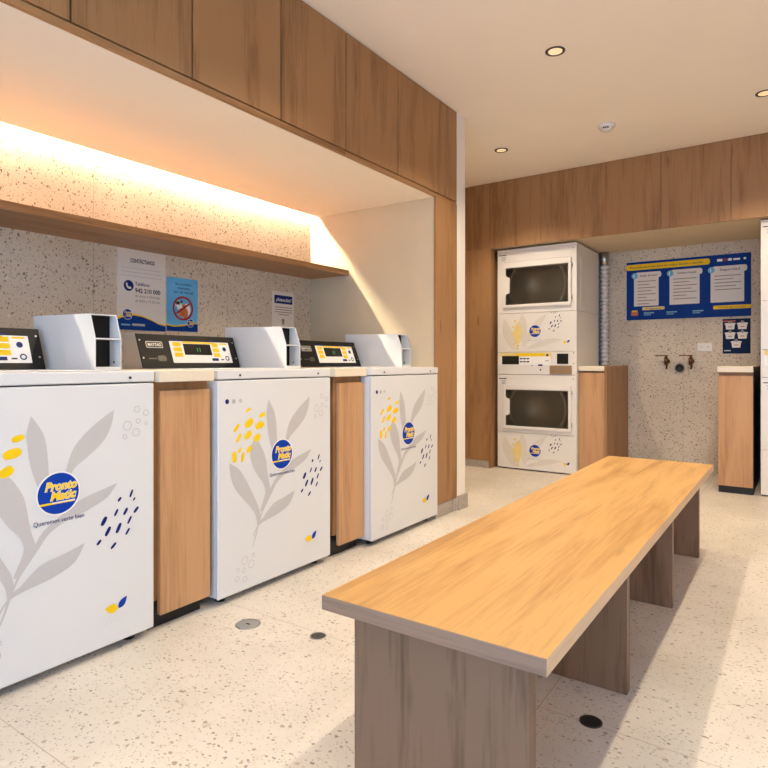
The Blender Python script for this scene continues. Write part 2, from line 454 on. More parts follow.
# ------------------------------------------------------------------ oak overhead cabinets
def overhead(y0, y1, label):
    t = thing('overhead_cabinet', label, 'cabinet', (XF, (y0+y1)/2, ZN), 'oak overhead cabinets over the washers')
    h = (y1-y0)/2
    b = B()
    b.box(-.94, -.022, -h+.0005, h-.0005, .021, ZC-ZN-.001, 'wood_z')
    b.box(-.0215, -.004, -h+.0005, h-.0005, 0, .021, 'wood_y')
    b.build('body', t)
    B().box(-.0205, 0, -h+.003, h-.003, .0255, ZC-ZN-.004, 'wood_z', .0015).build('door', t)
seams = [-.85, -.395, .06, .515, .97, 1.416, 1.873, 2.32, 2.782, 3.253, 3.474]
names = {3: 'oak overhead cabinet door cut by the top left corner of the picture',
         4: 'oak overhead cabinet over the washers, second from the left picture edge',
         5: 'oak overhead cabinet over the washers, third from the left picture edge',
         6: 'oak overhead cabinet over the washers, fourth from the left picture edge',
         7: 'oak overhead cabinet over the washers, fifth from the left picture edge',
         8: 'oak overhead cabinet over the washers, last full-width one before the oak pillar',
         9: 'narrow oak overhead cabinet on top of the oak pillar beside the white wall end'}
for i in range(3, len(seams)-1):
    overhead(seams[i], seams[i+1], names[i])

def overhead_back(x0, x1, label):
    t = thing('overhead_cabinet', label, 'cabinet', ((x0+x1)/2, YB, ZN2), 'oak overhead cabinets over the dryers')
    h = (x1-x0)/2
    b = B()
    b.box(-h+.0005, h-.0005, .022, .8, .021, ZC-ZN2-.001, 'wood_z')
    b.build('body', t)
    B().box(-h+.0013, h-.0013, 0, .0205, -.004, ZC-ZN2-.002, 'wood_z', .0008).build('door', t)
bs = [-2.845, -2.312, -1.833, -1.356, -.884, -.416, .055, .53, 1.2]
bn = ['oak overhead cabinet in the far left corner, above the tall oak panel',
      'oak overhead cabinet above the left half of the stacked dryers',
      'oak overhead cabinet above the right side of the left stacked dryers and the foil duct',
      'oak overhead cabinet above the left part of the blue instruction poster',
      'oak overhead cabinet above the right part of the blue instruction poster',
      'oak overhead cabinet above the cut-off dryers at the right picture edge']
for i in range(6):
    overhead_back(bs[i], bs[i+1], bn[i])

# ------------------------------------------------------------------ shelf and its light
o = B().box(XB+.001, -2.503, YL+.002, YN-.001, 1.54, 1.574, 'wood_y', .0012).build('wall_shelf')
tag(o, 'long oak wall shelf glowing under the hidden strip light', 'shelf')
t = thing('strip_light', 'hidden warm strip light glowing along the slot above the oak shelf', 'light', (XB, 0, 2.04))
B().box(-.0003, .006, YL+.02, YN-.004, -.004, .03, 'steel').build('channel', t)
B().box(.007, .019, YL+.02, YN-.006, 0, .008, 'led').build('diffuser', t)

# ------------------------------------------------------------------ washer art (u = along the front, v = height)
LEAVES = [
    [(.27, .797), (.258, .745), (.262, .69), (.271, .64), (.293, .575), (.313, .56), (.33, .58), (.322, .61), (.316, .688), (.304, .743)],
    [(.53, .799), (.466, .757), (.416, .713), (.389, .673), (.372, .62), (.36, .585), (.378, .585), (.399, .625), (.443, .657), (.494, .70), (.522, .752)],
    [(.542, .556), (.477, .54), (.42, .524), (.375, .497), (.335, .473), (.303, .448), (.274, .405), (.240, .35), (.212, .29), (.193, .235), (.176, .19),
     (.197, .228), (.216, .28), (.236, .325), (.264, .365), (.293, .402), (.321, .438), (.368, .464), (.417, .478), (.463, .495), (.508, .516)],
    [(.432, .385), (.366, .367), (.306, .354), (.266, .328), (.24, .304), (.222, .294), (.19, .258), (.182, .235), (.212, .275), (.262, .29), (.327, .302), (.384, .323), (.41, .345)],
    [(.056, .557), (.064, .5), (.09, .446), (.14, .392), (.18, .348), (.2, .31), (.207, .272), (.222, .31), (.214, .35), (.187, .402), (.148, .469), (.106, .525)],
    [(.19, .642), (.168, .602), (.172, .549), (.203, .492), (.236, .45), (.249, .42), (.247, .395), (.232, .36), (.222, .335), (.238, .335), (.262, .375), (.282, .41), (.272, .45), (.263, .495), (.25, .56), (.218, .617)],
]
DABS = [((.147, .756), (.167, .765), .012), ((.221, .731), (.247, .738), .018), ((.145, .698), (.175, .715), .030),
        ((.201, .688), (.237, .696), .028), ((.083, .681), (.104, .704), .016), ((.143, .649), (.167, .667), .026),
        ((.192, .636), (.215, .648), .028), ((.097, .638), (.113, .664), .016), ((.152, .592), (.170, .606), .022),
        ((.106, .593), (.115, .608), .014), ((.081, .594), (.083, .559), .022), ((.122, .556), (.130, .586), .016)]
DASH = [((.597, .523), (.588, .502), .008), ((.554, .505), (.546, .496), .009), ((.606, .495), (.6, .488), .006), ((.543, .468), (.533, .45), .008),
        ((.577, .465), (.566, .447), .010), ((.617, .461), (.604, .447), .010), ((.502, .45), (.489, .429), .014), ((.592, .435), (.58, .414), .008),
        ((.516, .415), (.502, .392), .012), ((.553, .419), (.54, .393), .012), ((.585, .396), (.573, .379), .008), ((.484, .38), (.473, .369), .009),
        ((.536, .359), (.521, .345), .009)]
RINGS = [(.614, .795, .011), (.648, .781, .011), (.618, .755, .009), (.648, .745, .006), (.578, .742, .016), (.61, .717, .014), (.569, .706, .008),
         (.137, .15, .017), (.172, .127, .017), (.183, .162, .008), (.101, .122, .008), (.132, .112, .010), (.097, .086, .011), (.137, .074, .012)]

def almond(p, q, w, n=8):
    p, q = Vector(p), Vector(q); d = (q-p); nrm = Vector((-d.y, d.x)).normalized()
    up = [p+d*(i/n)+nrm*(w*math.sin(PI*(i/n)**.8)) for i in range(n+1)]
    dn = [p+d*(i/n)-nrm*(w*math.sin(PI*(i/n)**.8)) for i in range(n-1, 0, -1)]
    return [(v.x, v.y) for v in up+dn]

def logo(b, F, u, v, r, detail=True):
    b.disc(F, u, v, r*1.075, 'print_white', 2, n=56)
    b.disc(F, u, v, r, 'blue', 3, n=56)
    s = r/.062
    for k, lay, fat in (('print_white', 4, .062), ('yellow', 5, .032)):
        b.text(F, 'Pronto', u+.006*s, v+.011*s, .036*s, k, lay, shear=.25, fat=fat, width=(.096 if fat < .05 else .099)*s)
        b.text(F, 'Matic', u+.012*s, v-.019*s, .036*s, k, lay, shear=.25, fat=fat, width=(.078 if fat < .05 else .081)*s)
    b.poly(F, [(u-.056*s, v-.031*s), (u+.050*s, v-.031*s), (u+.048*s, v-.025*s), (u-.057*s, v-.025*s)], 'yellow', 5)
    b.poly(F, [(u-.020*s, v-.0285*s), (u+.050*s, v-.0285*s), (u+.049*s, v-.025*s), (u-.020*s, v-.025*s)], 'print_white', 6)

def leaf_mark(b, F, u, v, s=1., dots=True):
    b.poly(F, almond((u+.002*s, v), (u-.044*s, v+.012*s), .015*s), 'yellow', 2)
    b.poly(F, almond((u+.004*s, v), (u+.034*s, v+.032*s), .0115*s), 'blue', 2)
    if dots:
        for i in range(4):
            for j in range(10-i):
                b.disc(F, u-.055*s+.009*i*s*.2+j*.0108*s+(.002*i), v-.014*s-.0085*i*s, .0011, 'mid_grey', 2, n=6)

# ------------------------------------------------------------------ washers
def make_washer(label):
    W = .68; D = .70
    t = thing('washing_machine', label, 'washer', (0, 0, 0), 'white coin washers in a row')
    b = B()
    b.box(-D, -.012, .002, W-.002, .032, .884, 'enamel', .004)
    b.box(-.35, -.0125, .0, .0025, .05, .86, 'enamel')
    b.build('cabinet', t)
    F = lambda u, v, l: Vector((.0005+.0004*l, u, v))
    b = B().box(-.0118, 0, 0, W, .03, .883, 'enamel', .005, 3)
    for i, lf in enumerate(LEAVES): b.poly(F, smoothpoly(lf), 'leaf_grey', .14*i)
    for a, c, w in DABS: b.stroke(F, a, c, w, 'yellow', 1)
    for a, c, w in DASH: b.stroke(F, a, c, w, 'navy', 1)
    for u, v, r in RINGS: b.ring(F, u, v, r, .0022, 'ring_grey', 1)
    for (u, v), k, r in (((.045, .80), 'navy', .0098), ((.079, .799), 'mid_grey', .0095), ((.114, .80), 'leaf_grey', .0085)):
        b.disc(F, u, v, r, k, 1)
    leaf_mark(b, F, .542, .141)
    b.text(F, 'Queremos verte bien', .353, .468, .0195, 'navy', 2, fat=.004, width=.153)
    b.build('front_panel', t)
    b = B(); logo(b, F, .350, .556, .062); b.build('logo_badge', t)
    # top with a lid
    b = B().box(-D, .002, -.001, W+.001, .8875, .925, 'enamel', .005, 3)
    b.build('top_cover', t)
    B().box(-.40, -.03, .03, .53, .9255, .9285, 'enamel', .001).build('lid', t)
    for u in (.11, .587):
        B().cyl((.0025, u, .903), (1, 0, 0), .0048, .004, 'steel_dk', seg=14).build('screw', t)
    for x in (-.06, -.62):
        for y in (.06, .62):
            B().cyl((x, y, .0165), (0, 0, 1), .02, .031, 'black', seg=16).build('foot', t)
    # console, its face leaning back
    x0, x1, xb, z0, z1 = -.484, -.544, -.627, .926, 1.080
    b = B()
    L0, L1 = -.004, .548
    b.prism([(x0, z0), (x1, z1), (xb, z1+.004), (xb, z0)], lambda x, z: (x, L0, z), lambda x, z: (x, L1, z), 'enamel_dim', .002)
    con = b.build('console', t)
    d = Vector((x1-x0, 0, z1-z0)); ln = d.length; d.normalize(); nrm = Vector((d.z, 0, -d.x))
    G = lambda u, v, l: Vector((x0, L0+u, z0))+d*v+nrm*(.0055+.0004*l)
    b = B()
    b.prism([(0, .002), (.552, .002), (.552, ln), (0, ln)],
            lambda u, v: Vector((x0, L0+u, z0))+d*v+nrm*.0012, lambda u, v: Vector((x0, L0+u, z0))+d*v+nrm*.005, 'fascia', .001)
    b.rect(G, .04, .125, .098, .13, 'enamel_dim', 0, .006); b.rect(G, .043, .122, .101, .127, 'steel_dk', 1, .005)
    b.text(G, 'MAYTAG', .0825, .107, .02, 'print_white', 2, fat=.01, width=.066)
    b.rect(G, .085, .13, .034, .062, 'steel_dk', 0, .012); b.rect(G, .04, .08, .044, .050, 'steel_dk', 0)
    for u in (.014, .538):
        for v in (.05, .135): b.disc(G, u, v, .004, 'steel', 0, n=12)
    b.build('fascia', con)
    b = B()
    b.rect(G, .162, .508, .026, .134, 'print_white', 1, .003)
    b.rect(G, .232, .42, .124, .133, 'yellow', 2)
    b.rect(G, .175, .222, .134, .142, 'navy', 2); b.rect(G, .392, .434, .134, .142, 'navy', 2)
    for i in range(3):
        b.rect(G, .178, .222, .108-.026*i, .129-.026*i, 'yellow', 2); b.rect(G, .402, .44, .108-.026*i, .129-.026*i, 'yellow', 2)
    b.disc(G, .474, .098, .0115, 'navy', 2); b.rect(G, .452, .496, .122, .13, 'yellow', 2)
    b.ring(G, .480, .05, .0125, .005, 'navy', 2); b.rect(G, .385, .424, .036, .05, 'navy', 2); b.rect(G, .438, .458, .04, .046, 'text_dark', 2)
    b.build('control_label', con)
    b = B().rect(G, .234, .392, .066, .122, 'screen', 2)
    b.text(G, '11', .318, .082, .03, 'screen_green', 3)
    b.build('display', con)
    # open coin slide housing on the right
    y0, y1 = .574, .676
    prof = [(-.19, .9255), (-.19, 1.04), (-.223, 1.129), (-.63, 1.137), (-.63, .9255)]
    b = B()
    for a, c in ((y0, y0+.004), (y1-.004, y1)):
        b.prism(prof, lambda x, z: (x, a, z), lambda x, z: (x, c, z), 'enamel', .0008)
    b.prism([(-.223, 1.125), (-.223, 1.129), (-.63, 1.137), (-.63, 1.133)], lambda x, z: (x, y0+.004, z), lambda x, z: (x, y1-.004, z), 'enamel')
    b.box(-.26, -.191, y0+.004, y1-.004, 1.037, 1.0415, 'enamel'); b.box(-.63, -.191, y0+.004, y1-.004, .9258, .938, 'enamel')
    b.box(-.63, -.625, y0+.004, y1-.004, .94, 1.13, 'enamel')
    cb = b.build('coin_box', t)
    b = B().box(-.264, -.2605, y0+.0045, y1-.0045, .9385, 1.036, 'fascia'); b.box(-.264, -.2605, y0+.0045, y1-.0045, 1.042, 1.126, 'fascia')
    b.build('inner_plate', cb)
    b = B().cyl((-.232, y1-.0055, .955), (0, 1, 0), .004, .002, 'steel_dk', seg=12); b.build('lock', cb)
    return t
w1 = make_washer('white coin washer nearest the left picture edge, partly cut off')
w2 = copy_tree(w1); w2['label'] = 'white coin washer in the middle of the row, between the two oak cabinets'
w3 = copy_tree(w1); w3['label'] = 'white coin washer farthest along, beside the oak pillar'
w1.location = (-1.86, .599, 0); w2.location = (-1.858, 1.558, 0); w3.location = (-1.818, 2.520, 0); w3.scale = (1, 1.01, 1)

# cable behind the first coin box
o = B().tube([(-2.60, 1.36, .93), (-2.595, 1.365, .97), (-2.59, 1.362, 1.02), (-2.60, 1.352, 1.07), (-2.64, 1.34, 1.09), (-2.72, 1.33, 1.06), (-2.80, 1.33, 1.0)], .007, 'black').build('power_cable')
tag(o, 'black power cable looping behind the first coin box', 'cable')

# ------------------------------------------------------------------ oak filler cabinets between the washers
def filler(y0, y1, xf, label, wtlabel, wy0, wy1):
    t = thing('base_cabinet', label, 'cabinet', (xf, (y0+y1)/2, 0), 'oak cabinets between the washers')
    h = (y1-y0)/2
    b = B().box(-.75, -.021, -h-.012, h, .105, .883, 'wood_z'); b.build('body', t)
    B().box(-.02, 0, -h+.010, h, .055, .853, 'wood_door_lit', .0015).build('door', t)
    B().box(-.7, -.045, -h-.012, h-.012, 0, .104, 'black').build('plinth', t)
    o = B().box(XB+.002, -1.845, wy0, wy1, .8845, .926, 'worktop', .0025).build('worktop')
    tag(o, wtlabel, 'worktop', 'cream worktops between the washers')
filler(1.303, 1.532, -1.872, 'narrow oak cabinet between the left and middle washers', 'cream worktop piece between the left and middle washers', 1.293, 1.530)
filler(2.300, 2.512, -1.862, 'narrow oak cabinet between the middle and third washers', 'cream worktop piece between the middle and third washers', 2.262, 2.513)

# ------------------------------------------------------------------ notices on the left wall
def wallF(y0, z0): return lambda u, v, l: Vector((XB+.0032+.0004*l, y0+u, z0+v))
def backF(x0, z0): return lambda u, v, l: Vector((x0+u, YT-.0042-.0004*l, z0+v))
def notice_board(name, y0, y1, z0, z1, k):
    b = B().box(XB-.0003, XB+.003, y0, y1, z0, z1, k); return b, wallF(y0, z0)
b, F = notice_board('n', 1.745, 2.026, 1.122, 1.538, 'poster_white')
b.text(F, 'CONTÁCTANOS', .142, .350, .028, 'text_dark', 0, fat=.035, width=.142)
for i, (a, c) in enumerate(((.02, .25), (.02, .25), (.02, .26))): b.rect(F, a, c, .318-.020*i, .3205-.020*i, 'mid_grey', 0)
b.disc(F, .062, .228, .028, 'navy', 0)
b.poly(F, smoothpoly([(.048, .244), (.046, .23), (.056, .214), (.072, .211), (.078, .217), (.071, .224), (.063, .222), (.056, .231), (.056, .238)]), 'poster_white', 1)
b.text(F, 'Teléfono', .098, .232, .026, 'navy', 0, align='LEFT', fat=.015, width=.085)
b.text(F, '942 210 000', .098, .196, .032, 'text_dark', 0, align='LEFT', fat=.03, width=.150)
b.text(F, 'de lunes a domingo', .098, .172, .022, 'text_grey', 0, align='LEFT', fat=.004, width=.148)
b.text(F, 'de 8:00 a 19:30 hrs.', .098, .146, .022, 'text_grey', 0, align='LEFT', fat=.004, width=.150)
b.poly(F, [(0, 0), (.281, 0), (.281, .036), (.24, .042), (.19, .062), (.14, .078), (.09, .086), (.045, .082), (0, .066)], 'yellow', 0)
b.poly(F, [(0, 0), (.281, 0), (.281, .028), (.24, .036), (.19, .056), (.14, .071), (.09, .076), (.045, .070), (0, .052)], 'poster_blue', 1)
logo(b, F, .055, .080, .026)
b.rect(F, .08, .155, .022, .034, 'mid_grey', 2, .005); b.rect(F, .02, .07, .022, .030, 'cyan', 2)
tag(b.build('contact_notice'), 'white contact notice with phone number and blue wave, under the shelf', 'poster', 'notices under the shelf')

b, F = notice_board('n', 2.034, 2.238, 1.128, 1.424, 'sky_blue')
b.text(F, 'No se permiten', .108, .256, .021, 'navy', 0, fat=.008, width=.105)
b.text(F, 'mascotas', .108, .234, .021, 'navy', 0, fat=.008, width=.08)
b.text(F, 'en el local', .108, .211, .021, 'navy', 0, fat=.008, width=.125)
b.disc(F, .104, .128, .060, 'sky_blue', 0)
# a pale dog sitting beside an orange one
b.disc(F, .080, .140, .018, 'print_white', 1, .026, .3); b.disc(F, .070, .160, .014, 'print_white', 1); b.disc(F, .058, .150, .006, 'print_white', 1, .014, -.4)
b.disc(F, .128, .122, .026, 'print_white', 1, .034); b.disc(F, .118, .102, .020, 'skin', 2, .030); b.disc(F, .090, .104, .016, 'skin', 2, .024); b.disc(F, .110, .14, .012, 'skin', 2)
b.disc(F, .094, .165, .008, 'text_dark', 2)
b.ring(F, .104, .128, .068, .012, 'red', 3, 48)
b.stroke(F, (.056, .096), (.153, .160), .012, 'red', 3)
b.poly(F, [(0, 0), (.204, 0), (.204, .050), (.16, .052), (.11, .038), (.05, .030), (0, .038)], 'yellow', 0)
b.poly(F, [(0, 0), (.204, 0), (.204, .044), (.16, .045), (.11, .030), (.05, .023), (0, .030)], 'poster_blue', 1)
logo(b, F, .155, .048, .022)
tag(b.build('prohibition_notice'), 'small sky blue notice with a red crossed-out circle, right of the contact notice', 'poster', 'notices under the shelf')

b, F = notice_board('n', 2.832, 3.036, 1.10, 1.425, 'poster_white')
b.rect(F, .018, .188, .245, .300, 'navy', 0, .006)
b.text(F, '¡Atención!', .103, .260, .034, 'print_white', 1, shear=.25, fat=.012, width=.145)
for i in range(4): b.rect(F, .022+.03*(i == 3), .186-.03*(i == 3), .218-.016*i, .223-.016*i, 'text_grey', 0)
b.disc(F, .100, .132, .014, 'text_grey', 0); b.rect(F, .09, .11, .106, .12, 'text_grey', 0)
b.rect(F, .035, .170, .082, .086, 'text_dark', 0)
tag(b.build('warning_notice'), 'narrow white notice with navy heading, above the middle coin box', 'poster', 'notices under the shelf')

# ------------------------------------------------------------------ bench
t = thing('bench', 'long oak bench with slab legs in the middle of the floor', 'bench', (-.605, 1.0, 0))
b = B(); b.box(-.25, .25, 0, 2.375, .4185, .4505, 'bench_edge_shaded', .0012)
F = lambda u, v, l: Vector((u, v, .4506))
o = b.build('bench_top', t)
me = o.data; me.materials.append(M['bench_top']); me.materials.append(M['bench_side_lit'])
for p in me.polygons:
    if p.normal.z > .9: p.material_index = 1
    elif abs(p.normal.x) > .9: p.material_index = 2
for y in (.063, .818, 1.56, 2.292):
    B().box(-.209, .195, y, y+.034, 0, .418, 'bench_leg', .0012).build('leg_panel', t)

# ------------------------------------------------------------------ stacked dryers
DW, DD = .715, .67
def dryer_art(b, F, v0, v1):
    h = v1-v0
    for i, lf in enumerate(([(.06, .9), (.05, .5), (.12, .12), (.17, .05), (.16, .4), (.10, .75)], [(.23, 1.0), (.20, .72), (.22, .35), (.26, .1), (.28, .45), (.27, .8)],
               [(.46, .98), (.36, .8), (.29, .5), (.27, .2), (.34, .42), (.42, .75)], [(.60, .30), (.48, .33), (.36, .22), (.27, .06), (.40, .12), (.52, .22)])):
        b.poly(F, smoothpoly([(x, v0+.006+z*(h-.012)) for x, z in lf]), 'leaf_dryer', .2*i)
    pts = [(.17, .27), (.20, .25), (.15, .22), (.185, .205), (.22, .20), (.155, .175), (.195, .165), (.22, .15), (.165, .14), (.20, .125), (.175, .10), (.205, .09),
           (.165, .07), (.195, .055), (.21, .115), (.185, .235), (.145, .155), (.225, .175), (.19, .03), (.215, .225)]
    for i, (x, z) in enumerate(pts):
        a = .6+.5*math.sin(i*2.3)
        b.stroke(F, (x-.009*math.cos(a), v0+z*h/.337-.009*math.sin(a)), (x+.009*math.cos(a), v0+z*h/.337+.009*math.sin(a)), .020, 'yellow_pale', 1.3+.12*i)
    b.disc(F, .19, v0+.15*h/.337, .036, 'yellow_pale', 1.1, .085)
    for a, c, w in DASH:
        g = lambda p: (.535+(p[0]-.55)*.78, v0+(.245+(p[1]-.44)*.78)*h/.337)
        b.stroke(F, g(a), g(c), w*.8, 'navy', 1)
    for x, z in ((.50, .338), (.52, .332), (.535, .339)): b.disc(F, x, v0+z*h/.337-.008, .004, 'navy', 1, n=10)
    b.text(F, 'Queremos verte bien', .352, v0+.095*h/.337, .016, 'mid_grey', 1.2, width=.13)
    leaf_mark(b, F, .632, v0+.075*h/.337, .75, False)
def make_dryer(label):
    t = thing('stacked_dryer', label, 'dryer', (0, 0, 0), 'white stacked coin dryers')
    zs = (.012, .332, .846, 1.046, 1.392, 1.958)
    openings = ((.395, .705), (1.475, 1.79))
    b = B()
    b.box(0, .012, .002, DD, .012, 1.955, 'dryer_white', .002); b.box(DW-.012, DW, .002, DD, .012, 1.955, 'dryer_white', .002)
    b.box(.012, DW-.012, .002, DD, 1.935, 1.955, 'dryer_white'); b.box(.012, DW-.012, .002, DD, .012, .03, 'dryer_white')
    b.box(.012, DW-.012, DD-.01, DD, .03, 1.935, 'dryer_white')
    # folded panel on the visible side
    b.box(DW, DW+.004, .10, .56, 1.40, 1.86, 'dryer_white', .003); b.box(DW, DW+.004, .10, .56, .40, .86, 'dryer_white', .003)
    for z in (.864, 1.396): b.box(DW, DW+.001, .004, DD, z-.002, z+.001, 'mid_grey')
    b.box(.012, DW-.012, .20, .21, .03, 1.935, 'cavity')
    b.build('housing', t)
    B().box(-.002, DW+.002, -.006, DD, 1.9555, 1.968, 'dryer_white', .004).build('top_cover', t)
    F = lambda u, v, l: Vector((u, -.0006-.0004*l, v))
    # bay fronts around the doors
    for (z0, z1, (o0, o1)) in ((zs[1]+.0015, zs[2]-.0015, openings[0]), (zs[4]+.0015, zs[5]-.004, openings[1])):
        b = B()
        b.box(0, DW, 0, .012, z0, o0, 'dryer_white', .002); b.box(0, DW, 0, .012, o1, z1, 'dryer_white', .002)
        b.box(0, .078, 0, .012, o0-.002, o1+.002, 'dryer_white'); b.box(DW-.072, DW, 0, .012, o0-.002, o1+.002, 'dryer_white')
        b.rect(F, .014, .085, z1-.038, z1-.031, 'text_dark', 0); b.rect(F, .036, .08, z1-.062, z1-.052, 'mid_grey', 0); b.rect(F, .04, .076, z1-.085, z1-.07, 'mid_grey', 0)
        b.disc(F, DW-.028, z1-.03, .005, 'steel_dk', 0, n=12)
        b.rect(F, .06, .668, z1-.102, z1-.0995, 'mid_grey', 0)
        b.build('bay_front', t)
        # drum seen through the glass
        zc = (o0+o1)/2
        b = B(); b.lathe((DW/2, .19, zc), [(.27, 0), (.27, .165), (.245, .172), (.24, .165), (.24, .004), (0, .004)], 'drum', 48, (0, -1, 0))
        b.build('drum', t)
        # door
        d0, d1 = o0-.032, o1+.055
        g0, g1 = o0-.005, o1+.008
        x0, x1, gx0, gx1 = .058, .672, .084, .648
        b = B()
        b.box(x0, gx0, -.020, -.0012, d0, d1, 'dryer_white', .004); b.box(gx1, x1, -.020, -.0012, d0, d1, 'dryer_white', .004)
        b.box(gx0-.004, gx1+.004, -.020, -.0012, d0, g0, 'dryer_white', .004); b.box(gx0-.004, gx1+.004, -.020, -.0012, g1, d1, 'dryer_white', .004)
        dr = b.build('door', t)
        B().box(gx0-.002, gx1+.002, -.010, -.006, g0-.002, g1+.002, 'door_glass').build('door_glass', dr)
        zc2 = zc+.01
        hp = [(gx0-.006, zc2-.092), (gx0+.004, zc2-.092), (gx0+.008, zc2-.078), (gx0+.036, zc2-.070), (gx0+.040, zc2-.06), (gx0+.040, zc2+.06), (gx0+.036, zc2+.07), (gx0+.008, zc2+.078), (gx0+.004, zc2+.092), (gx0-.006, zc2+.092)]
        B().prism(hp, lambda x, z: (x, -.026, z), lambda x, z: (x, -.0115, z), 'dryer_white', .0015).build('handle', dr)
        for z in (d0+.06, d1-.06):
            B().cyl((x1+.004, -.012, z), (0, 0, 1), .006, .035, 'steel', seg=12).build('hinge', dr)
    for z0, z1 in ((zs[0], zs[1]), (zs[3], zs[4])):
        b = B().box(0, DW, 0, .012, z0+.0015, z1-.0015, 'dryer_white', .002)
        dryer_art(b, F, z0, z1); b.build('lower_panel', t)
        b = B(); logo(b, F, .352, z0+.178*(z1-z0)/.337, .052); b.build('logo_badge', t)
    z0, z1 = zs[2], zs[3]
    b = B().box(0, DW, 0, .012, z0+.0015, z1-.0015, 'dryer_white', .002)
    b.rect(F, .02, .50, z1-.062, z1-.006, 'yellow_pale', 0); b.rect(F, .17, .44, z1-.034, z1-.012, 'yellow', 1)
    b.rect(F, .02, .49, z1-.115, z1-.04, 'print_white', 1)
    for i in range(2):
        for j in range(3): b.rect(F, .212+.031*j, .238+.031*j, z1-.064-.027*i, z1-.052-.027*i, 'text_dark', 2, .004)
    b.disc(F, .462, z1-.028, .011, 'steel_dk', 2); b.rect(F, .445, .475, z1-.082, z1-.072, 'mid_grey', 2)
    b.rect(F, .38, .42, z1-.122, z1-.108, 'navy', 2); b.disc(F, .402, z1-.155, .008, 'steel_dk', 2); b.disc(F, .325, z1-.118, .005, 'steel_dk', 2)
    b.disc(F, DW-.024, z1-.012, .005, 'steel_dk', 1); b.disc(F, DW-.024, z1-.10, .005, 'steel_dk', 1)
    b.rect(F, .01, .705, z0+.004, z0+.006, 'mid_grey', 1); b.rect(F, .46, .655, z0-.0, z0+.0035, 'mid_grey', 1)
    cp = b.build('control_panel', t)
    B().box(.045, .205, -.003, -.0016, z1-.108, z1-.034, 'screen', .0006).build('display', cp)
    B().box(.548, .645, -.003, -.0016, z1-.104, z1-.016, 'screen', .0006).build('coin_slot', cp)
    B().box(.485, .675, -.008, -.0008, z0+.008, z0+.082, 'tan', .0015).build('coin_tray', cp)
    for x in (.05, .66):
        for y in (.06, .60): B().cyl((x, y, .006), (0, 0, 1), .02, .0118, 'black', seg=14).build('foot', t)
    return t
d1 = make_dryer('white stack of two coin dryers beside the oak panel, foil duct behind it')
d2 = copy_tree(d1); d2['label'] = 'white stack of two coin dryers cut off by the right picture edge'
d1.location = (-2.268, 5.10, 0); d2.location = (-.236, 5.07, 0)

# duct
b = B(); n = 25*8; prof = []
z0, z1 = .93, 1.875
for i in range(n+1): prof.append((.034+.007*math.sin(2*PI*i/8), z0+(z1-z0)*i/n))
t = thing('exhaust_duct', 'ribbed silver foil exhaust duct beside the left dryer stack', 'duct', (-1.518, 5.835, 0))
b.lathe((0, 0, 0), prof, 'duct', 28); b.build('hose', t)
B().lathe((0, 0, 0), [(0, 1.86), (.037, 1.86), (.037, 1.90), (.040, 1.905), (.040, 1.983), (0, 1.983)], 'steel', 28).build('collar', t)

# cabinets beside the dryers
t = thing('base_cabinet', 'low oak cabinet right of the left dryer stack', 'cabinet', (-1.44, 5.15, 0), 'oak cabinets beside the dryers')
B().box(-.105, .092, .021, .74, .085, .882, 'wood_z').build('body', t)
B().box(-.109, .101, 0, .02, .045, .868, 'wood_door_lit', .0015).build('door', t)
B().box(.1025, .121, -.004, .745, 0, .925, 'wood_z', .0012).build('side_panel', t)
B().box(-.105, .092, .05, .7, 0, .084, 'black').build('plinth', t)
o = B().box(-1.5505, -1.3385, 5.140, 5.896, .8835, .925, 'worktop', .002).build('worktop')
tag(o, 'cream worktop on the low cabinet under the foil duct', 'worktop', 'cream worktops beside the dryers')
t = thing('base_cabinet', 'low oak cabinet left of the cut-off right dryer stack', 'cabinet', (-.393, 5.06, 0), 'oak cabinets beside the dryers')
b = B().box(-.108, .112, .021, .82, .085, .882, 'wood_z'); b.box(.1125, .1145, .004, .82, .05, .925, 'black'); b.build('body', t)  # thin black sheet stands in for the shade in the gap by the dryers
B().box(-.108, .110, 0, .02, .052, .858, 'wood_door_lit', .0015).build('door', t)
B().box(-.108, .112, .012, .8, 0, .084, 'black').build('plinth', t)
o = B().box(-.508, -.2805, 5.045, 5.896, .8835, .926, 'worktop', .002).build('worktop')
tag(o, 'cream worktop on the low cabinet beside the right dryer stack', 'worktop', 'cream worktops beside the dryers')

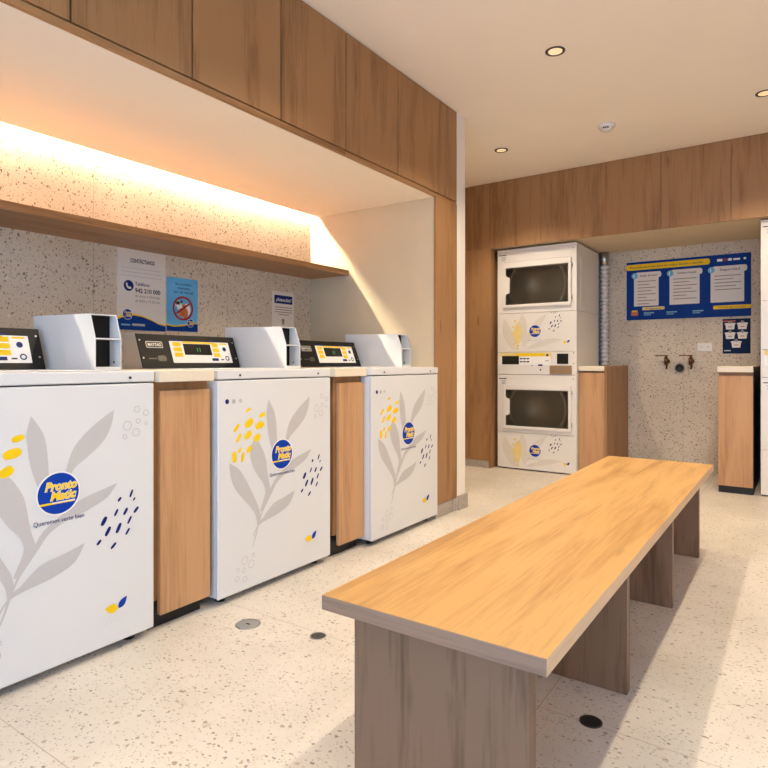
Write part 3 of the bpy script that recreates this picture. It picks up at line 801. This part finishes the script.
# ------------------------------------------------------------------ back wall things
PX0, PX1, PZ0, PZ1 = -1.333, -.343, 1.345, 1.878
b = B().box(PX0, PX1, YT-.004, YT-.0006, PZ0, PZ1, 'poster_blue'); F = backF(PX0, PZ0); w, h = PX1-PX0, PZ1-PZ0
b.rect(F, -.002, .685, h-.075, h-.022, 'yellow', 0, .02)
b.text(F, 'Recomendaciones para un mejor lavado y secado', .33, h-.058, .026, 'text_dark', 1, fat=.01, width=.60)
b.rect(F, .74, .78, h-.058, h-.036, 'print_white', 0); b.disc(F, .80, h-.047, .012, 'red', 0); b.rect(F, .82, .85, h-.058, h-.036, 'print_white', 0, .008); b.rect(F, .86, .91, h-.056, h-.04, 'print_white', 0); b.disc(F, .945, h-.047, .010, 'print_white', 0)
for i, (u0, u1, nl, ttl) in enumerate(((.065, .275, 8, 'Antes de lavar'), (.365, .605, 7, 'Durante el lavado'), (.69, .94, 5, 'Seguridad'))):
    b.rect(F, u0, u1, .125, h-.115, 'poster_white', 0, .004)
    b.rect(F, u0+.01, u1+.022, h-.152, h-.098, 'poster_white', 1, .02)
    b.disc(F, u0+.006, h-.128, .027, 'cyan', 2); b.disc(F, u0+.006, h-.128, .017, 'sky_blue', 3); b.rect(F, u0-.004, u0+.004, h-.142, h-.114, 'print_white', 4)
    b.text(F, ttl, (u0+u1)/2+.02, h-.138, .026, 'text_dark', 2, fat=.012, width=.15)
    for j in range(nl):
        v = h-.185-j*(.235/8)
        b.rect(F, u0+.03, u1-(.022 if j % 2 == 0 else .06+.02*(j % 3)), v, v+.007, 'text_grey', 2)
b.rect(F, .135, .325, .087, .115, 'yellow_pale', 0, .012); b.text(F, 'Preguntas', .23, .094, .02, 'text_dark', 1, width=.13)
b.rect(F, .04, .10, .04, .075, 'skin', 0, .006); b.rect(F, .045, .095, .075, .088, 'yellow', 0)
for u in (.15, .34, .55): b.rect(F, u, u+.085, .056, .066, 'cyan', 0); b.rect(F, u, u+.06, .04, .047, 'cyan', 0)
b.rect(F, .445, .4475, .03, .10, 'navy', 0)
b.rect(F, .71, .99, .066, .098, 'yellow', 0, .008); b.text(F, 'Gracias por su visita', .85, .075, .02, 'text_dark', 1, width=.2)
tag(b.build('instruction_poster'), 'large blue instruction poster with three white panels and a yellow heading', 'poster', 'posters on the back wall')

b = B().box(-.551, -.347, YT-.004, YT-.0006, 1.03, 1.325, 'poster_navy'); F = backF(-.551, 1.03)
b.rect(F, .005, .095, .272, .280, 'skin', 0)
for u, v, c in ((.055, .205, 'text_grey'), (.145, .205, 'skin'), (.055, .125, 'text_grey'), (.145, .125, 'skin'), (.10, .05, 'skin')):
    b.poly(F, [(u-.030, v), (u+.030, v), (u+.034, v+.036), (u+.042, v+.052), (u+.024, v+.056), (u-.024, v+.056), (u-.042, v+.052), (u-.034, v+.036)], 'poster_white', 1)
    b.rect(F, u-.014, u+.014, v+.018, v+.026, c, 2); b.disc(F, u, v+.062, .012, 'text_grey', 2)
b.rect(F, .01, .06, .02, .03, 'mid_grey', 0)
tag(b.build('basket_poster'), 'small navy poster with five white tub symbols, below the big blue poster', 'poster', 'posters on the back wall')

t = thing('wall_outlet', 'wide beige double outlet plate under the blue poster', 'outlet', (-.687, YT, 1.087))
B().box(-.056, .056, -.007, -.0005, -.036, .036, 'plastic_white', .002).build('plate', t)
for x in (-.026, .026):
    b = B().box(x-.017, x+.017, -.009, -.0072, -.022, .022, 'plastic_white', .001)
    for dx in (-.006, .006): b.box(x+dx-.001, x+dx+.001, -.0094, -.0091, -.004, .008, 'dots')
    b.build('socket', t)

def tap(x, label):
    t = thing('wall_tap', label, 'tap', (x, YT, .965), 'brass wall taps')
    b = B(); b.cyl((0, -.004, 0), (0, 1, 0), .018, .006, 'brass', seg=24); b.cyl((0, -.03, 0), (0, 1, 0), .010, .05, 'brass', seg=18); b.cyl((0, -.055, 0), (0, 0, 1), .013, .05, 'brass', seg=18)
    b.build('body', t)
    B().tube([(0, -.055, -.012), (.006, -.075, -.014), (.008, -.085, -.028), (.006, -.086, -.055)], .0085, 'brass').build('spout', t)
    b = B(); b.cyl((0, -.055, .032), (0, 0, 1), .007, .016, 'brass', seg=12); b.box(-.075, .012, -.061, -.049, .036, .043, 'brass', .002)
    b.build('lever', t)
    t.scale = (1.25, 1.1, 1.25)
tap(-.985, 'left brass wall tap with a lever, above the black drain hole'); tap(-.79, 'right brass wall tap with a lever, under the outlet plate')
t = thing('drain_inlet', 'black round drain hole in the wall between the brass taps', 'drain', (-.885, YT, .905)); t.scale = (1.25, 1, 1.25)
B().lathe((0, 0, 0), [(.026, .0005), (.038, .0005), (.038, .006), (.030, .008), (.028, .002)], 'grey_base', 30, (0, -1, 0)).build('collar', t)
B().lathe((0, 0, 0), [(0, .0015), (.026, .0015), (.0275, .012), (.024, .013), (.022, .004), (0, .004)], 'black', 30, (0, -1, 0)).build('pipe', t)

# ------------------------------------------------------------------ ceiling and floor fittings
def downlight(x, y, label, power=0):
    t = thing('downlight', label, 'light', (x, y, ZC), 'round recessed downlights')
    B().lathe((0, 0, 0), [(.036, -.0005), (.050, -.0005), (.050, -.004), (.046, -.006), (.037, -.004)], 'steel_dk', 36).build('ring', t)
    B().cyl((0, 0, -.0022), (0, 0, 1), .0355, .003, 'lamp', seg=32).build('lens', t)
    L_ = bpy.data.lights.new('downlight_lamp', 'SPOT'); L_.energy = POWER if not power else power; L_.color = (1., .84, .615)
    L_.spot_size = math.radians(125); L_.spot_blend = .6; L_.shadow_soft_size = .03
    lo = bpy.data.objects.new('downlight_lamp', L_); COL.objects.link(lo); lo.parent = t; lo.location = (0, 0, -.03)
POWER = 64
downlight(-1.05, 3.085, 'downlight nearest the camera, in the middle of the ceiling')
downlight(-1.877, 4.29, 'small downlight near the back left, past the white wall end')
downlight(-.178, 4.28, 'downlight at the right picture edge')
for x, y, p in ((-1.05, 1.80, 44), (-1.05, .52, 30), (-.178, 2.92, 60), (-.178, 1.6, 44), (-.178, .3, 30)):
    downlight(x, y, 'recessed downlight above the picture, over the bench', p)
t = thing('smoke_detector', 'white round smoke detector on the ceiling between two downlights', 'smoke detector', (-1.09, 4.245, ZC))
B().lathe((0, 0, 0), [(0, -.0005), (.058, -.0005), (.058, -.010), (.052, -.020), (.040, -.026), (.036, -.036), (.030, -.041), (0, -.042)], 'plastic_white', 40).build('housing', t)
for a in (-.2, .2, .6): B().box(.034*math.cos(a-1.6)-.005, .034*math.cos(a-1.6)+.005, .045*math.sin(a-1.6)-.002, .045*math.sin(a-1.6)+.002, -.034, -.026, 'black').build('vent', t)

def drain(x, y, r, kin, label):
    t = thing('floor_drain', label, 'drain', (x, y, 0), 'round floor drains')
    B().lathe((0, 0, 0), [(r*.86, .0005), (r, .0005), (r, .002), (r*.95, .003), (r*.86, .0022)], 'steel' if kin != 'black' else 'steel_dk', 40).build('rim', t)
    b = B().cyl((0, 0, .0012), (0, 0, 1), r*.85, .0014, kin, seg=36)
    if kin != 'black': b.box(-.18*r, .18*r, -.07*r, .07*r, .0020, .0026, 'dots')
    b.build('cover', t)
drain(-1.658, 1.528, .045, 'steel', 'larger round steel floor drain in front of the middle washer')
drain(-1.384, 1.60, .029, 'steel_dk', 'small dark floor drain left of the near bench corner')
drain(-.459, 1.63, .030, 'black', 'black floor drain under the bench edge')

# ------------------------------------------------------------------ daylight, camera, colour
wld = bpy.data.worlds.new('daylight'); scene.world = wld; wld.use_nodes = True
nt = wld.node_tree; bg = nt.nodes['Background']
bg.inputs['Color'].default_value = (.44, .66, 1., 1); bg.inputs['Strength'].default_value = 6.0
pl = bpy.data.lights.new('window_portal', 'AREA'); pl.shape = 'RECTANGLE'; pl.size = 3.2; pl.size_y = 2.35
pl.cycles.is_portal = True
po = bpy.data.objects.new('window_portal', pl); COL.objects.link(po)
po.location = (.2, YW-.02, 1.175); po.rotation_euler = (math.radians(90), 0, 0)

cam = bpy.data.cameras.new('camera'); co = bpy.data.objects.new('camera', cam); COL.objects.link(co)
cam.sensor_width = 36; cam.sensor_fit = 'HORIZONTAL'; cam.lens = 603.7/768*36
cam.shift_y = -21.5/768; cam.clip_start = .02
co.location = (0, 0, .954); co.rotation_euler = (math.radians(90), 0, math.atan(417/603.7))
scene.camera = co
scene.cycles.diffuse_bounces = 8
vs = scene.view_settings
vs.view_transform = 'Standard'; vs.look = 'None'; vs.gamma = 1; vs.use_curve_mapping = False; vs.exposure = 0.04
